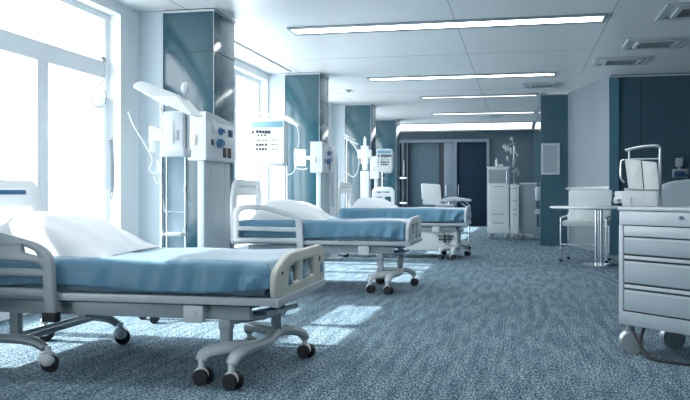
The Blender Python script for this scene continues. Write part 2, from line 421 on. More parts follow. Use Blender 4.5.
# ================================================================= BEDS
def caster(parent, x, y, top, ang=0, r=.055, hood=PLASTIC, nm='caster', big=False, tyre=BLACK):
    """swivel caster, wheel touching the floor"""
    R = rot(0, 0, ang)
    def tp(p): v = R @ Vector(p); return (v.x + x, v.y + y, v.z)
    h = MB()
    h.cyl((x, y, 2 * r - .01), (x, y, top), .018)
    if big: h.sph((x, y, r * 1.32), r * 1.12, (1, .98, .86), seg=20)
    else: h.sph((x, y, r * 1.25), r * .98, (1, .62, .95), seg=18)
    o = h.build(nm, hood, parent)
    w = MB()
    for s in (-1, 1):
        w.cyl(tp((.012, s * .016, r)), tp((.012, s * .040, r)), r)
        w.cyl(tp((.012, s * .034, r)), tp((.012, s * .044, r)), r * .5)
    wm = w.build('wheel', tyre, o)
    return o
def sheet_mesh(L, W, zt, drop, x0=0.0, seed=0, wave=1.0):
    """bedsheet draped over the mattress; top at zt, edges hang by drop"""
    rs = random.Random(seed)
    ph = [rs.uniform(0, 6) for _ in range(8)]
    r = .05
    def prof(t, e0, e1):
        """t = arc coordinate; returns position, down"""
        if t < e0 + r:
            s = (e0 + r) - t; q = r * PI / 2
            if s < q: a = s / r; return e0 + r - r * math.sin(a), r - r * math.cos(a), a / (PI / 2)
            return e0, r + (s - q), 1
        if t > e1 - r:
            s = t - (e1 - r); q = r * PI / 2
            if s < q: a = s / r; return e1 - r + r * math.sin(a), r - r * math.cos(a), a / (PI / 2)
            return e1, r + (s - q), 1
        return t, 0, 0
    bm = bmesh.new()
    ext = drop - r + r * PI / 2 - r
    def samples(e0, e1, n):
        out = []
        a = e0 - ext; b = e1 + ext
        k0 = [a + (e0 + r - a) * i / 12 for i in range(12)]
        k1 = [e0 + r + (e1 - e0 - 2 * r) * i / n for i in range(n)]
        k2 = [e1 - r + (b - e1 + r) * i / 12 for i in range(13)]
        return k0 + k1 + k2
    X = samples(x0, L, 60); Y = samples(0, W, 22)
    V = []
    for tx in X:
        row = []
        px, dx, ax = prof(tx, x0, L)
        for ty in Y:
            py, dy, ay = prof(ty, 0, W)
            d = max(dx, dy)
            s = (dx * dx + dy * dy) ** .5
            # creases on the top, folds on the hanging part
            c = .004 * math.sin(px * 9 + ph[0] + 2 * math.sin(py * 3 + ph[1])) + .003 * math.sin(py * 13 + px * 4 + ph[2])
            z = zt - d + c * wave * (1 - min(1, d / .05))
            hang = min(1, d / .12) * (1 + 1.4 * max(0, (px - L + .55) / .55))
            f = (.010 * math.sin(px * 19 + ph[3] + 1.6 * math.sin(px * 6 + d * 9)) + .006 * math.sin(px * 47 + ph[4] + d * 16)) * hang * wave
            f2 = (.010 * math.sin(py * 17 + ph[5] + d * 5) + .005 * math.sin(py * 41 + ph[6])) * hang * wave
            oy = (-1 if py < W / 2 else 1) * (f + .010 * hang) if dy > 0 else 0
            ox = (-1 if px < L / 2 else 1) * (f2 + .010 * hang) if dx > 0 else 0
            z += .012 * math.sin(px * 4.3 + ph[7]) * hang * wave * (1 if d > .1 else 0)
            row.append(bm.verts.new((px + ox, py + oy, z)))
        V.append(row)
    for i in range(len(X) - 1):
        for j in range(len(Y) - 1):
            bm.faces.new((V[i][j], V[i + 1][j], V[i + 1][j + 1], V[i][j + 1]))
    return bm
def pillow_bm(lx, ly, h, seed=1, peak=.35):
    rs = random.Random(seed); ph = [rs.uniform(0, 6) for _ in range(6)]
    bm = bmesh.new(); n, k = 36, 28
    top, bot = [], []
    for i in range(n + 1):
        rt, rb = [], []
        for j in range(k + 1):
            s = i / n; t = j / k * 2 - 1
            q = s ** (math.log(.5) / math.log(peak)) * 2 - 1      # skewed
            e = max(0, 1 - abs(q) ** 2.4) ** .75 * max(0, 1 - abs(t) ** 2.6) ** .78
            pinch = 1 - .10 * (abs(t) ** 2) * (1 - abs(q)) - .04 * abs(q)
            x = lx * (s - .5) * (1 - .08 * (1 - t * t) * 0 - .07 * (1 - abs(t)) * 0) * 1.0 + 0
            x *= 1 - .07 * (1 - t * t)
            y = ly / 2 * t * (1 - .08 * (1 - q * q))
            c = .6 * .010 * math.sin(9 * s + 5 * t + ph[0]) + .008 * math.sin(17 * t + 6 * s + ph[1]) + .006 * math.sin(26 * s - 11 * t + ph[2]) * (1 - e)
            z = h * e + c * min(1, e * 3)
            z0 = .004
            rt.append(bm.verts.new((x, y, max(z, z0) + .008)))
            if i in (0, n) or j in (0, k): rb.append(rt[-1])
            else: rb.append(bm.verts.new((x, y, .006 * (1 - e) ** 2 + .001)))
        top.append(rt); bot.append(rb)
    for i in range(n):
        for j in range(k):
            bm.faces.new((top[i][j], top[i + 1][j], top[i + 1][j + 1], top[i][j + 1]))
            try: bm.faces.new((bot[i][j + 1], bot[i + 1][j + 1], bot[i + 1][j], bot[i][j]))
            except ValueError: pass
    return bm
def make_bed(x, y, L, W, zf, mt, label, seed, foot='open', rail=True, pillow_x=(.1, 1.05), ph=.21, labels=('', ''), rl=.75, footm=CREAM, rails_m=GREYMET):
    t = thing('hospital_bed', label, 'bed', (x, y, 0), 0, 'hospital beds along the window wall')
    f = MB()
    for yy in (.0, W - .045): f.b2(-.02, L + .05, yy, yy + .045, zf - .045, zf + .0, .008)
    f.b2(L + .025, L + .065, 0, W, zf - .05, zf - .002, .01)
    f.b2(-.03, .02, 0, W, zf - .05, zf, .01)
    for k in range(1, 8): f.b2(L * k / 8 - .02, L * k / 8 + .02, .04, W - .04, zf - .04, zf - .01)
    f.build('frame', LTGREY, t)
    u = MB()
    for yy in (.06, W - .11): u.b2(.15, L - .12, yy, yy + .05, zf - .135, zf - .056, .008)
    for xx in (.3, L * .5, L - .3): u.b2(xx - .03, xx + .03, .1, W - .1, zf - .12, zf - .07, .006)
    u.build('under_frame', GREYMET, t)
    b = MB(); b.b2(L - .50, L - .38, .012, .06, zf - .15, zf - .052, .01); b.cyl((L - .44, .005, zf - .1), (L - .44, .02, zf - .1), .022); b.build('junction_box', OFFWHITE, t)
    MB().b2(.03, L - .02, .04, W - .04, zf + .003, zf + mt - .012, .03).build('mattress', MATTRESS, t)
    # head and foot boards
    hb = MB(); ht = zf + .66
    outer = rnd([(.06, zf - .03), (W - .06, zf - .03), (W - .02, ht - .22), (W - .12, ht), (.12, ht), (.02, ht - .22)], [.03, .03, .3, .09, .09, .3])
    hole1 = rnd(rect(.22, W - .22, ht - .10, ht - .045), .02)
    hole2 = rnd(rect(.15, W - .15, zf + .18, ht - .165), .06)
    hb.plate(outer, [hole1, hole2], .045, T((-.035, 0, 0)) @ M_YZ, .012)
    hbo = hb.build('headboard', PLASTIC, t)
    MB().b2(-.045, -.03, .21, W - .21, ht - .11, ht - .035).build('inset_panel', BLUEPL if seed == 1 else OFFWHITE, hbo)
    fb = MB(); ft = zf + mt + .012
    yc = W / 2
    outer = rnd([(0, zf + .0), (W, zf + .0), (W + .0, ft - .02), (W - .10, ft + .02), (.24, ft + .012), (.0, ft - .07)], [.05, .05, .05, .10, .18, .05])
    hz0, hz1 = zf + .042, ft - .028
    h1 = rnd([(W * .21, hz0), (W * .43, hz0 + .0), (W * .43, hz1), (W * .23, hz1 - .015)], .025); h2 = rnd(rect(W * .49, W * .76, hz0, hz1), .025)
    fb.plate(outer, [h1, h2], .038, T((L + .035, 0, 0)) @ M_YZ, .012)
    fo = fb.build('footboard', footm, t)
    if seed == 1:
        MB().b2(L + .053, L + .058, .10, .125, ft - .085, ft - .07).build('lock_mark', INK, fo)
        MB().b2(L + .053, L + .058, W * .86, W * .88, ft - .075, ft - .045).build('lock_mark', INK, fo)
    # side rails near the head
    if rail:
        for side, yy in (('near', -.03), ('far', W + .03)):
            m = MB(); rt_ = zf + mt + .115
            zb = zf - .12
            outer = rnd([(.02, zf - .015), (.02, rt_ + .02), (.10, rt_ + .05), (.32, rt_ + .055), (rl - .09, rt_ - .03), (rl, rt_ - .09), (rl + .02, zb), (rl - .03, zb), (rl - .04, zf - .012)],
                        [.02, .05, .05, .1, .08, .09, .02, .02, .02])
            ha = rnd([(rl - .20, rt_ - .018), (rl - .10, rt_ - .055), (rl - .055, rt_ - .115), (rl - .19, rt_ - .085)], .02)
            hc = rnd([(.09, rt_ - .06), (.30, rt_ - .03), (rl - .31, rt_ - .05), (rl - .31, rt_ - .12), (.09, rt_ - .10)], .025)
            hbm = rnd([(.06, zf + .135), (rl - .045, zf + .125), (rl - .048, rt_ - .155), (rl - .10, rt_ - .125), (.06, rt_ - .095)], .015)
            hd = rnd([(.06, zf + .015), (rl - .042, zf + .015), (rl - .045, zf + .103), (.06, zf + .113)], .012)
            if seed == 1: holes = [ha, hbm, hd]
            else:
                ha = rnd([(.06, zf + .14), (rl - .045, zf + .13), (rl - .05, rt_ - .10), (rl - .11, rt_ - .065), (.34, rt_ + .02), (.12, rt_ + .015), (.06, rt_ - .03)], .03)
                holes = [ha, hd]
            m.plate(outer, holes, .036, T((0, yy, 0)) @ M_XZ, .012)
            ro = m.build('side_rail', rails_m, t)
            k = MB(); k.b2(rl - .05, rl + .04, yy - .03, yy + .03, zb - .045, zb + .01, .008); k.cyl((rl - .02, yy, zb), (rl - .02, yy + (.05 if side == 'near' else -.05), zf - .07), .014)
            k.build('rail_lock', BLACK, ro)
    # bases
    s = MB()
    hy = (.07, W - .15)
    hx = .66
    for yy in hy:
        s.tube([(.06, yy, .135), (.14, yy, .175), (.35, yy, .185), (.55, yy, .175), (hx - .02, yy, .135)], [.038, .042, .044, .042, .034], seg=12, flat=.7)
    for xx in (.36, .46): s.cyl((xx, hy[0], .175), (xx, hy[1], .175), .017)
    for yy in (.13, W - .21): s.b2(.38, .44, yy - .025, yy + .025, .17, zf - .07, .006)
    hbz = s.build('head_base', GREYMET, t)
    for yy in hy:
        caster(t, .07, yy, .15, .4, .052, big=True); caster(t, hx, yy, .15, .5, .052, big=True)
    s = MB(); fx = L - .36
    A = (fx, -.06); B = (fx + .20, -.13); Cc = (fx - .05, W - .22); D = (fx + .37, W - .36)
    hubx, hubz = fx + .24, .185
    s.tube([(A[0], A[1], .13), (A[0] + .02, A[1] + .03, .17), (fx + .13, .06, .185), (fx + .25, .18, .185)], [.036, .042, .05, .04], seg=12, flat=.72)
    s.tube([(B[0], B[1], .13), (B[0] + .01, B[1] + .03, .165), (fx + .23, .02, .185), (fx + .27, .25, .185), (hubx, W * .5, .19), (hubx + .04, W * .6, .19), (D[0] - .02, D[1] - .04, .17), (D[0], D[1], .13)],
           [.034, .042, .045, .040, .046, .042, .04, .034], seg=12, flat=.72)
    s.tube([(Cc[0], Cc[1], .13), (Cc[0] + .02, Cc[1] - .04, .17), (fx + .10, W * .62, .188), (hubx, W * .5, .19)], [.034, .04, .042, .044], seg=12, flat=.72)
    s.build('foot_base', OFFWHITE if seed != 1 else LTGREY, t)
    for (cx, cy) in (A, B, Cc, D): caster(t, cx, cy, .15, random.uniform(-.5, .5), .044, PLASTIC)
    p = MB()
    p.b2(fx + .06, fx + .12, .064, .124, .17, zf - .06, .006); p.b2(fx + .055, fx + .125, .056, .128, zf - .19, zf - .137, .004); p.build('lift_post', GREYMET, t); p = MB()
    p.cyl((hubx, W * .5, .17), (hubx, W * .5, zf - .06), .032); p.b2(fx + .2, fx + .3, W * .42, W * .58, zf - .075, zf - .05, .005)
    p.build('lift_post', GREYMET, t)
    a = MB(); za = zf - .15
    a.cyl((fx + .10, .1, za), (hubx, W * .30, za), .02); a.cyl((fx + .16, W * .26, za), (hubx + .02, W * .55, za), .032); a.sph((hubx + .02, W * .55, za), .036)
    a.cyl((hubx + .02, W * .55, za), (hubx + .06, W * .72, za), .018)
    a.tube([(fx + .05, .12, za + .06), (fx + .15, W * .3, za + .05), (hubx + .05, W * .62, za + .07)], .010)
    a.build('actuator', STEEL, t)
    if foot == 'cover':
        c = MB(); c.b2(L - .95, L - .10, .10, W - .2, .13, zf - .10, .04); c.build('base_cover', PLASTIC, t)
        c = MB(); c.b2(L - .32, L - .28, .06, .11, .26, zf - .14, .004); c.b2(L - .42, L - .16, .05, .1, zf - .22, zf - .20, .004); c.b2(L - .40, L - .18, .05, .1, .31, .33, .004)
        c.build('control_unit', DARK, t)
    # sheet and pillow lie on the bed: things of their own
    bm = sheet_mesh(L + .005, W - .05, zf + mt, mt - .03, .0, seed)
    q = MB(); q.bm.free(); q.bm = bm
    so = q.build('bedsheet', SHEET, loc=(x, y + .025, 0), weld=False)
    sd = so.modifiers.new('thickness', 'SOLIDIFY'); sd.thickness = .006; sd.offset = 1
    tag(so, labels[0], 'bedsheet', 'blue bedsheets on the ward beds')
    q = MB(); q.bm.free(); q.bm = pillow_bm(pillow_x[1] - pillow_x[0], W * .86, ph, seed)
    po = q.build('pillow', PILLOW, loc=(x + (pillow_x[0] + pillow_x[1]) / 2, y + W * .49, zf + mt - .004), rz=.10)
    tag(po, labels[1], 'pillow', 'white pillows on the ward beds')
    return t
make_bed(-3.40, 4.32, 2.04, 1.13, .475, .195, 'nearest hospital bed with cream footboard and grey side rail, large at lower left', 1, pillow_x=(.04, .97), ph=.255,
         labels=('dark blue sheet draped over the nearest hospital bed', 'large white pillow on the nearest bed at the left edge'))
make_bed(-3.10, 8.62, 1.90, 1.08, .545, .21, 'middle hospital bed with white arched side rail, second from the camera', 2, rails_m=PLASTIC, footm=OFFWHITE, rl=.78, pillow_x=(.12, .98), ph=.22,
         labels=('light blue sheet draped over the middle bed, just behind the nearest one', 'white pillow on the middle bed beside the arched white rail'))
make_bed(-2.92, 13.25, 2.03, 1.15, .58, .23, 'third hospital bed with white shrouded base, beyond the middle bed', 3, foot='cover', rail=False, rails_m=PLASTIC, footm=OFFWHITE, pillow_x=(.12, .90), ph=.17,
         labels=('pale blue sheet on the third bed, whose base is boxed in white', 'white pillow on the third bed below the far monitor'))

# ================================================================= STAND BESIDE BED ONE
def stand_bay1(x, y):
    t = thing('equipment_stand', 'tall white rolling medical stand with slanted canopy and twin poles behind the nearest bed', 'medical stand', (x, y, 0))
    m = MB()
    m.tube([(-.24, -.05, .10), (-.1, 0, .14), (.1, 0, .14), (.26, -.03, .10)], [.022, .03, .03, .022], flat=.7)
    m.tube([(-.02, .24, .10), (0, .12, .14), (0, 0, .14), (-.06, -.22, .10)], [.022, .03, .03, .022], flat=.7)
    m.build('base', LTGREY, t)
    for cx, cy in ((-.24, -.05), (.26, -.03), (-.02, .24), (-.06, -.22)): caster(t, cx, cy, .10, .3, .036, GREYMET)
    m = MB(); m.cyl((-.075, -.02, .12), (-.075, -.02, 1.80), .013); m.cyl((.13, .0, .12), (.13, .0, 1.78), .010); m.cyl((-.045, .02, .12), (-.045, .02, 1.7), .009)
    m.cyl((-.075, 0, .9), (.13, 0, .9), .007)
    m.build('pole', CHROME, t)
    m = MB(); m.b2(-.04, .12, .03, .045, .30, 1.42, .004); m.build('frosted_panel', FROST, t)
    # device body with window
    m = MB(); m.b2(-.05, .13, -.06, .10, 1.42, 1.74, .02); m.b2(-.055, .15, -.09, .08, 1.36, 1.43, .012)
    d = m.build('pump_body', CLEARPL, t)
    m = MB(); m.b2(-.035, .05, -.075, -.06, 1.47, 1.66, .006); m.build('front_cover', PLASTIC, d)
    m = MB(); m.b2(.07, .095, -.066, -.058, 1.50, 1.58, .003); m.build('switch', GREYMET, d)
    # canopy: long slanted leaf to the left and short hood to the right
    m = MB()
    m.plate(rnd([(-.30, .0), (-.02, -.0), (.05, .0), (.05, .22), (-.30, .12)], [.04, .01, .01, .03, .05]), [], .022, T((-.02, -.10, 1.80)) @ rot(0, .50, 0) @ rot(.45, 0, 0) @ T((-.02, 0, 0)), .006)
    m.poly([(-.02, -.12, 1.80), (.20, -.12, 1.70), (.235, -.12, 1.705), (.10, -.12, 1.85), (-.12, -.12, 1.86)], (0, .26, 0))
    m.build('canopy', PLASTIC, t)
    m = MB(); m.tube([(.10, 0, 1.83), (.12, 0, 1.88), (.13, -.02, 1.91)], .008); m.sph((.135, -.03, 1.93), .045, (.8, .5, 1.15)); m.build('lamp_head', LTGREY, t)
    # clamp device and looping cable at the left
    m = MB(); m.b2(-.17, -.08, -.03, .04, 1.54, 1.60, .008); m.b2(-.19, -.15, -.03, .04, 1.40, 1.62, .008)
    m.b2(-.15, -.05, -.04, .02, 1.50, 1.56, .008); m.build('clamp', PLASTIC, t)
    m = MB(); m.tube([(-.34, -.1, 1.74), (-.30, -.08, 1.62), (-.20, -.05, 1.44), (-.16, -.02, 1.33), (-.20, 0, 1.26), (-.15, 0, 1.22), (-.10, 0, 1.27), (-.13, 0, 1.33), (-.09, 0, 1.20), (-.08, 0, 1.05), (-.06, 0, .9)], .006, seg=8)
    m.tube([(-.12, -.02, 1.30), (-.08, -.03, 1.20), (-.12, -.02, 1.14), (-.15, -.02, 1.2)], .005, seg=8)
    m.build('cable', PLASTIC, t)
    m = MB(); m.tube([(.14, -.05, 1.10), (.15, -.06, 1.04), (.15, -.06, .80), (.13, -.05, .74)], .008, seg=8)
    m.b2(-.02, .13, -.10, .04, .70, .73, .01); m.build('tray', PLASTIC, t)
    return t
stand_bay1(-2.86, 6.42)

# ================================================================= SUPPLY TOWERS
def tower(x, y, label, full=True):
    """x,y = near right corner of the head box"""
    t = thing('supply_tower', label, 'medical console', (x, y, 0), 0, 'supply towers in front of the blue pillars')
    m = MB(); m.b2(-.105, -.03, .04, .78, .002, 1.385, .01)
    for yy in (.2, .6): m.b2(-.031, -.026, yy - .003, yy + .003, .05, 1.38)
    m.build('column', mat('tower_aluminium', (.58, .65, .68), .38, metal=.2, var=.03), t)
    m = MB(); m.poly([(0, 0, 1.385), (0, .84, 1.385), (0, .84, 1.80), (0, .30, 1.855), (0, 0, 1.865)], (-.19, 0, 0)); h = m.build('head_box', OFFWHITE, t, smooth=False)
    m = MB(); m.b2(-.03, .006, .02, .82, 1.40, 1.775, .01); m.b2(.004, .010, .10, .23, 1.66, 1.80, .003); m.build('fascia', PLASTIC, h)
    m = MB(); m.cyl((0, .36, 1.70), (.03, .36, 1.70), .035); m.b2(0, .05, .35, .42, 1.68, 1.72, .008); m.cyl((.02, .36, 1.67), (.04, .36, 1.67), .018); m.build('gas_outlet', BLUEPL, h)
    m = MB(); m.cyl((0, .32, 1.57), (.05, .32, 1.57), .045); m.cyl((0, .42, 1.575), (.035, .42, 1.575), .03); m.b2(0, .02, .40, .47, 1.565, 1.585, .005); m.build('gas_outlet', BLUEPL, h)
    m = MB(); m.b2(0, .016, .62, .74, 1.655, 1.73, .006); m.build('switch', NAVY, h)
    m = MB(); m.b2(0, .012, .13, .19, 1.54, 1.60, .004); m.build('switch', BROWN, h)
    for k in range(2):
        m = MB(); m.b2(0, .012, .46 + k * .14, .56 + k * .14, 1.43, 1.535, .005); m.build('socket', BROWN, h)
    m = MB(); m.b2(-.20, -.03, -.02, -.001, 1.55, 1.63, .006) if not full else m.b2(-.16, -.10, -.018, -.001, 1.53, 1.64, .006); m.build('front_plate', PLASTIC, h)
    return t
t1 = tower(-3.03, 7.62, 'white supply tower with blue gas outlets and dark sockets, nearest the camera')
t2 = copy_tree(t1); t2.location = (-3.00, 12.36, 0); t2['label'] = 'second supply tower, in front of the blue pillar above the middle bed'
t3 = copy_tree(t1); t3.location = (-2.98, 17.45, 0); t3['label'] = 'farthest supply tower, just right of the small far monitor'

# box with handle beside tower 2
m = MB(); m.b2(-.07, .07, -.05, .05, 0, .26, .015); m.b2(-.05, .05, -.06, -.05, .05, .2, .005)
bx_ = thing('suction_unit', 'small white box with tube loop clamped left of the second supply tower', 'medical device', (xat(301, 12.5), 12.5, zat(166, -3.1, 12.5)))
m.build('body', CLEARPL, bx_)
m = MB(); m.tube([(-.07, 0, .24), (-.10, 0, .26), (-.10, 0, .02), (-.06, 0, -.04), (.06, 0, -.05), (.10, 0, -.03)], .008, seg=8); m.build('tube', PLASTIC, bx_)
m = MB(); m.b2(.07, .19, -.02, .02, .1, .16, .004); m.build('bracket', LTGREY, bx_)

# ================================================================= MONITORS
def monitor(x, y, w, h, z0, label, text=True, pole_dx=.3, base=True, canopy=True):
    t = thing('patient_monitor', label, 'medical monitor', (x, y, 0), 0, 'monitors on poles beside the beds')
    m = MB(); m.b2(-w / 2, w / 2, -.05, .14, z0, z0 + h, .012); hs = m.build('housing', PLASTIC, t)
    m = MB(); m.b2(w / 2 - .0, w / 2 + .025, -.02, .10, z0 + .06, z0 + h - .06, .008); m.b2(-.02, w / 2 - .02, .0, .1, z0 - .03, z0, .006); m.build('side_grip', LTGREY, hs)
    m = MB(); m.b2(-w / 2 + .03, w / 2 - .02, -.058, -.049, z0 + h * .80, z0 + h * .93, .002); m.build('screen', SCREEN, hs)
    m = MB(); rs = random.Random(5)
    def dash(xa_, xb_, zc, hh): m.b2(xa_, xb_, -.054, -.049, zc - hh / 2, zc + hh / 2)
    X0 = -w / 2
    dash(X0 + .04, X0 + .07, z0 + h * .70, .05)
    for k in range(5): dash(X0 + .10 + k * .045, X0 + .13 + k * .045 + rs.uniform(0, .012), z0 + h * (.71 - .004 * k), .045)
    for k in range(3): dash(X0 + .12 + k * .05, X0 + .15 + k * .05, z0 + h * .63, .025)
    for r_ in range(4):
        zc = z0 + h * (.52 - .10 * r_)
        dash(X0 + .03, X0 + .045 + .03 * (r_ == 1), zc, .012)
        if r_ < 3:
            for k in range(4): dash(X0 + .10 + k * .045, X0 + .125 + k * .045 + rs.uniform(0, .015), zc, .034 if r_ else .014)
            dash(X0 + .33, X0 + .38, zc, .010); dash(X0 + .40, X0 + .42, zc, .012)
    m.build('text_lines', INK, hs)
    m = MB(); px = pole_dx
    m.cyl((px, .08, .12 if base else 0.002), (px, .08, z0 + h - .02), .014); m.cyl((px, .08, z0 + h * .4), (w / 2 - .02, .08, z0 + h * .4), .014)
    m.build('pole', CHROME, t)
    if base:
        m = MB()
        for a in range(5):
            c, s = math.cos(a * 2 * PI / 5 + .3), math.sin(a * 2 * PI / 5 + .3)
            m.tube([(px, .08, .12), (px + c * .12, .08 + s * .12, .115), (px + c * .26, .08 + s * .26, .09)], [.02, .018, .014], seg=8)
        m.build('base', LTGREY, t)
        for a in range(5):
            c, s = math.cos(a * 2 * PI / 5 + .3), math.sin(a * 2 * PI / 5 + .3)
            caster(t, px + c * .26, .08 + s * .26, .09, a, .034, GREYMET)
    if canopy:
        m = MB()
        m.plate(rnd([(-.42, 0), (.0, 0), (.0, .2), (-.42, .14)], .03), [], .02, T((w / 2 - .06, -.06, z0 + h + .035)) @ rot(0, .14, 0), .005)
        m.poly([(w / 2 - .12, -.05, z0 + h + .05), (w / 2 + .05, -.05, z0 + h + .03), (w / 2 + .22, -.05, z0 + h - .10), (w / 2 + .20, -.05, z0 + h - .135), (w / 2 + .0, -.05, z0 + h - .03), (w / 2 - .12, -.05, z0 + h + .01)], (0, .22, 0))
        m.build('canopy', CLEARPL, t)
        m = MB(); m.tube([(w / 2 + .18, 0, z0 + h - .12), (w / 2 + .21, 0, z0 + h - .3), (w / 2 + .16, .02, z0 + .05), (w / 2 + .12, .04, z0 - .12), (px, .06, z0 - .16)], .007, seg=8)
        m.build('cable', PLASTIC, t)
    return t
ym = 11.3
x0, x1 = xat(250.5, ym), xat(285, ym)
monitor((x0 + x1) / 2, ym, x1 - x0, zat(119, x0, ym) - zat(164, x0, ym), zat(164, x0, ym), 'large white patient monitor with blue strip and black text, in front of the window', pole_dx=.27)
ym = 16.9
x0, x1 = xat(376.5, ym), xat(392, ym)
monitor((x0 + x1) / 2, ym, x1 - x0, zat(149, x0, ym) - zat(172, x0, ym), zat(172, x0, ym), 'small far monitor beside the farthest supply tower', pole_dx=-.05, canopy=False)

# infusion pump stand in bay 3, vertical lamp arm
ym = 16.6; xx = xat(365, ym); z0 = zat(170, xx, ym)
t = thing('infusion_pump_stand', 'white infusion pump cluster on pole, left of the small far monitor', 'infusion pump', (xx, ym, 0))
m = MB(); m.cyl((0, 0, .1), (0, 0, z0 + .7), .014); m.build('pole', CHROME, t)
m = MB(); m.b2(-.08, .08, -.06, .06, z0 + .12, z0 + .5, .02); m.b2(-.15, .14, -.05, .05, z0 + .24, z0 + .42, .015); m.b2(-.05, .06, -.05, .05, z0, z0 + .14, .015); m.b2(-.03, .03, -.03, .03, z0 + .5, z0 + .66, .01); m.build('pump', PLASTIC, t)
m = MB(); m.b2(-.09, .09, -.04, .08, .02, z0 - .02, .01); m.build('column', OFFWHITE, t)
m = MB()
for a in range(5):
    c, s = math.cos(a * 1.2566), math.sin(a * 1.2566); m.tube([(0, 0, .11), (c * .15, s * .15, .1), (c * .27, s * .27, .085)], [.02, .018, .014], seg=8)
m.build('base', LTGREY, t)
for a in range(5): caster(t, .27 * math.cos(a * 1.2566), .27 * math.sin(a * 1.2566), .09, a, .034, GREYMET)
ym = 15.6; xx = xat(350, ym); zt = zat(141, xx, ym)
t = thing('bedside_lamp_stand', 'thin pole with slanted white lamp arm and looping cord beside the third bed', 'lamp', (xx, ym, 0))
m = MB(); m.cyl((-.06, 0, .02), (-.06, 0, zt + .1), .014); m.build('pole', CHROME, t)
m = MB(); m.lathe([(.0, .03), (.17, .03), (.18, .01), (.18, .0)]); m.build('base', LTGREY, t)
m = MB(); m.box((.03, 0, zt), (.30, .10, .03), .01, R=rot(0, .5, 0)); m.box((.0, 0, zt + .07), (.24, .08, .02), .008, R=rot(0, .5, 0)); m.build('lamp_head', PLASTIC, t)
m = MB(); m.tube([(.0, 0, zt), (.12, 0, zt - .15), (.18, 0, zt - .4), (.14, 0, zt - .62), (.05, 0, zt - .7), (-.05, 0, zt - .62)], .007, seg=8); m.build('cord', PLASTIC, t)
# white cabinet column left of third bed's head
ym = 12.9; xx = xat(334, ym)
z1 = zat(140, xx, ym); zm = zat(213, xx, ym)
t = thing('wall_lift_column', 'slim white upright unit with grey control strip between second tower and third bed', 'medical device', (xx, ym, 0))
m = MB(); m.b2(-.055, .055, -.05, .06, .02, z1 - .25, .01); m.b2(-.09, .02, -.04, .05, z1 - .6, z1 - .1, .015); m.b2(-.12, .12, -.09, .10, 0, .03, .01); m.build('body', PLASTIC, t)
m = MB(); m.b2(-.03, .01, -.058, -.05, zm + .1, zm + .65, .004); m.build('control_strip', LTGREY, t)
m = MB(); m.cyl((-.03, -.06, z1 - .2), (-.03, -.03, z1 - .2), .02); m.cyl((-.03, -.06, z1 - .32), (-.03, -.03, z1 - .32), .02); m.build('knob', STEEL, t)


# slotted white chair behind the third bed's pillow
ym = 16.0; xx = xat(385, ym); zt = zat(187.5, xx, ym)
t = thing('side_chair', 'white chair with slotted open back, behind the pillow of the third bed', 'chair', (xx, ym, 0))
m = MB(); w = .215
m.plate(rnd([(-w, .42), (-w, zt - .06), (-w + .06, zt), (w - .06, zt), (w, zt - .06), (w, .42), (w - .05, .42), (w - .05, .5), (-w + .05, .5), (-w + .05, .42)], [0, .04, .05, .05, .04, 0, 0, 0, 0, 0]),
        [rnd(rect(-.13, .13, zt - .11, zt - .075), .015), rnd(rect(-.16, -.02, zt - .42, zt - .17), .03), rnd(rect(.02, .16, zt - .42, zt - .17), .03)], .035, T((0, -.2, 0)) @ M_XZ, .008)
m.build('backrest', PLASTIC, t)
MB().b2(-.22, .22, -.18, .26, .44, .48, .02).build('seat', PLASTIC, t)
for sx in (-1, 1):
    for yy in (-.2, .24): MB().cyl((sx * .19, yy, .002), (sx * .19, yy, .44), .016).build('leg', CHROME, t)

# ================================================================= FAR END FURNITURE
def chair_tub(name, x, y, w, zs, zt, label, rz, legs_h, up=UPHOL):
    """tubular-legged upholstered chair facing local -y"""
    t = thing(name, label, 'chair', (x, y, 0), rz)
    a = w / 2
    m = MB(); m.b2(-a + .02, a - .02, -.26, .24, zs - .09, zs, .04); m.build('seat', up, t)
    m = MB(); m.plate(rnd([(-a + .07, zs + .0), (a - .03, zs + .0), (a - .0, zt), (-a + .06, zt)], .035), [], .05, T((0, .25, 0)) @ T((0, 0, zs)) @ rot(-.12, 0, 0) @ T((0, 0, -zs)) @ M_XZ, .02)
    m.build('backrest', up, t)
    for sx in (-1, 1):
        m = MB(); x1 = sx * (a - .01)
        m.tube([(x1, -.27, .03), (x1, -.27, zs - .06), (x1, -.25, zs + .03), (x1, -.1, zs + .05), (x1 * .98, .20, zs + .06)], .014, smooth=5); m.build('arm_frame', CHROME, t)
        m = MB(); m.cyl((x1 * .93, .30, .03), (x1 * .93, .28, zs + .1), .013); m.build('leg', CHROME, t)
        MB().cyl((x1, -.27, .002), (x1, -.27, .035), .026).build('foot', BLACK, t)
        MB().cyl((x1 * .93, .30, .002), (x1 * .93, .30, .035), .024).build('foot', BLACK, t)
        m = MB(); m.b2(x1 - .02, x1 + .02, -.26, -.12, zs + .045, zs + .065, .008); m.build('arm_pad', BLACK if rz == 0 else GREYMET, t)
    m = MB(); m.cyl((-a + .01, -.27, legs_h), (a - .01, -.27, legs_h), .011); m.build('stretcher', CHROME, t)
    return t
chair_tub('visitor_chair', 1.01, 13.35, .70, .64, 1.10, 'pale grey armchair behind the round white table by the angled wall', -.22, .27)
ym = 16.3
t = thing('desk_chair', 'white square-backed chair standing alone in front of the grey back doors', 'chair', (xat(431, ym), ym, 0), .15)
zt = zat(184, xat(431, ym), ym)
m = MB(); m.plate(rnd([(-.16, zt - .40), (.20, zt - .40), (.17, zt - .02), (-.19, zt)], .03), [], .04, T((0, -.05, 0)) @ M_XZ, .012); m.build('backrest', PLASTIC, t)
m = MB(); m.b2(-.22, .22, -.02, .42, zt - .52, zt - .46, .02); m.build('seat', PLASTIC, t)
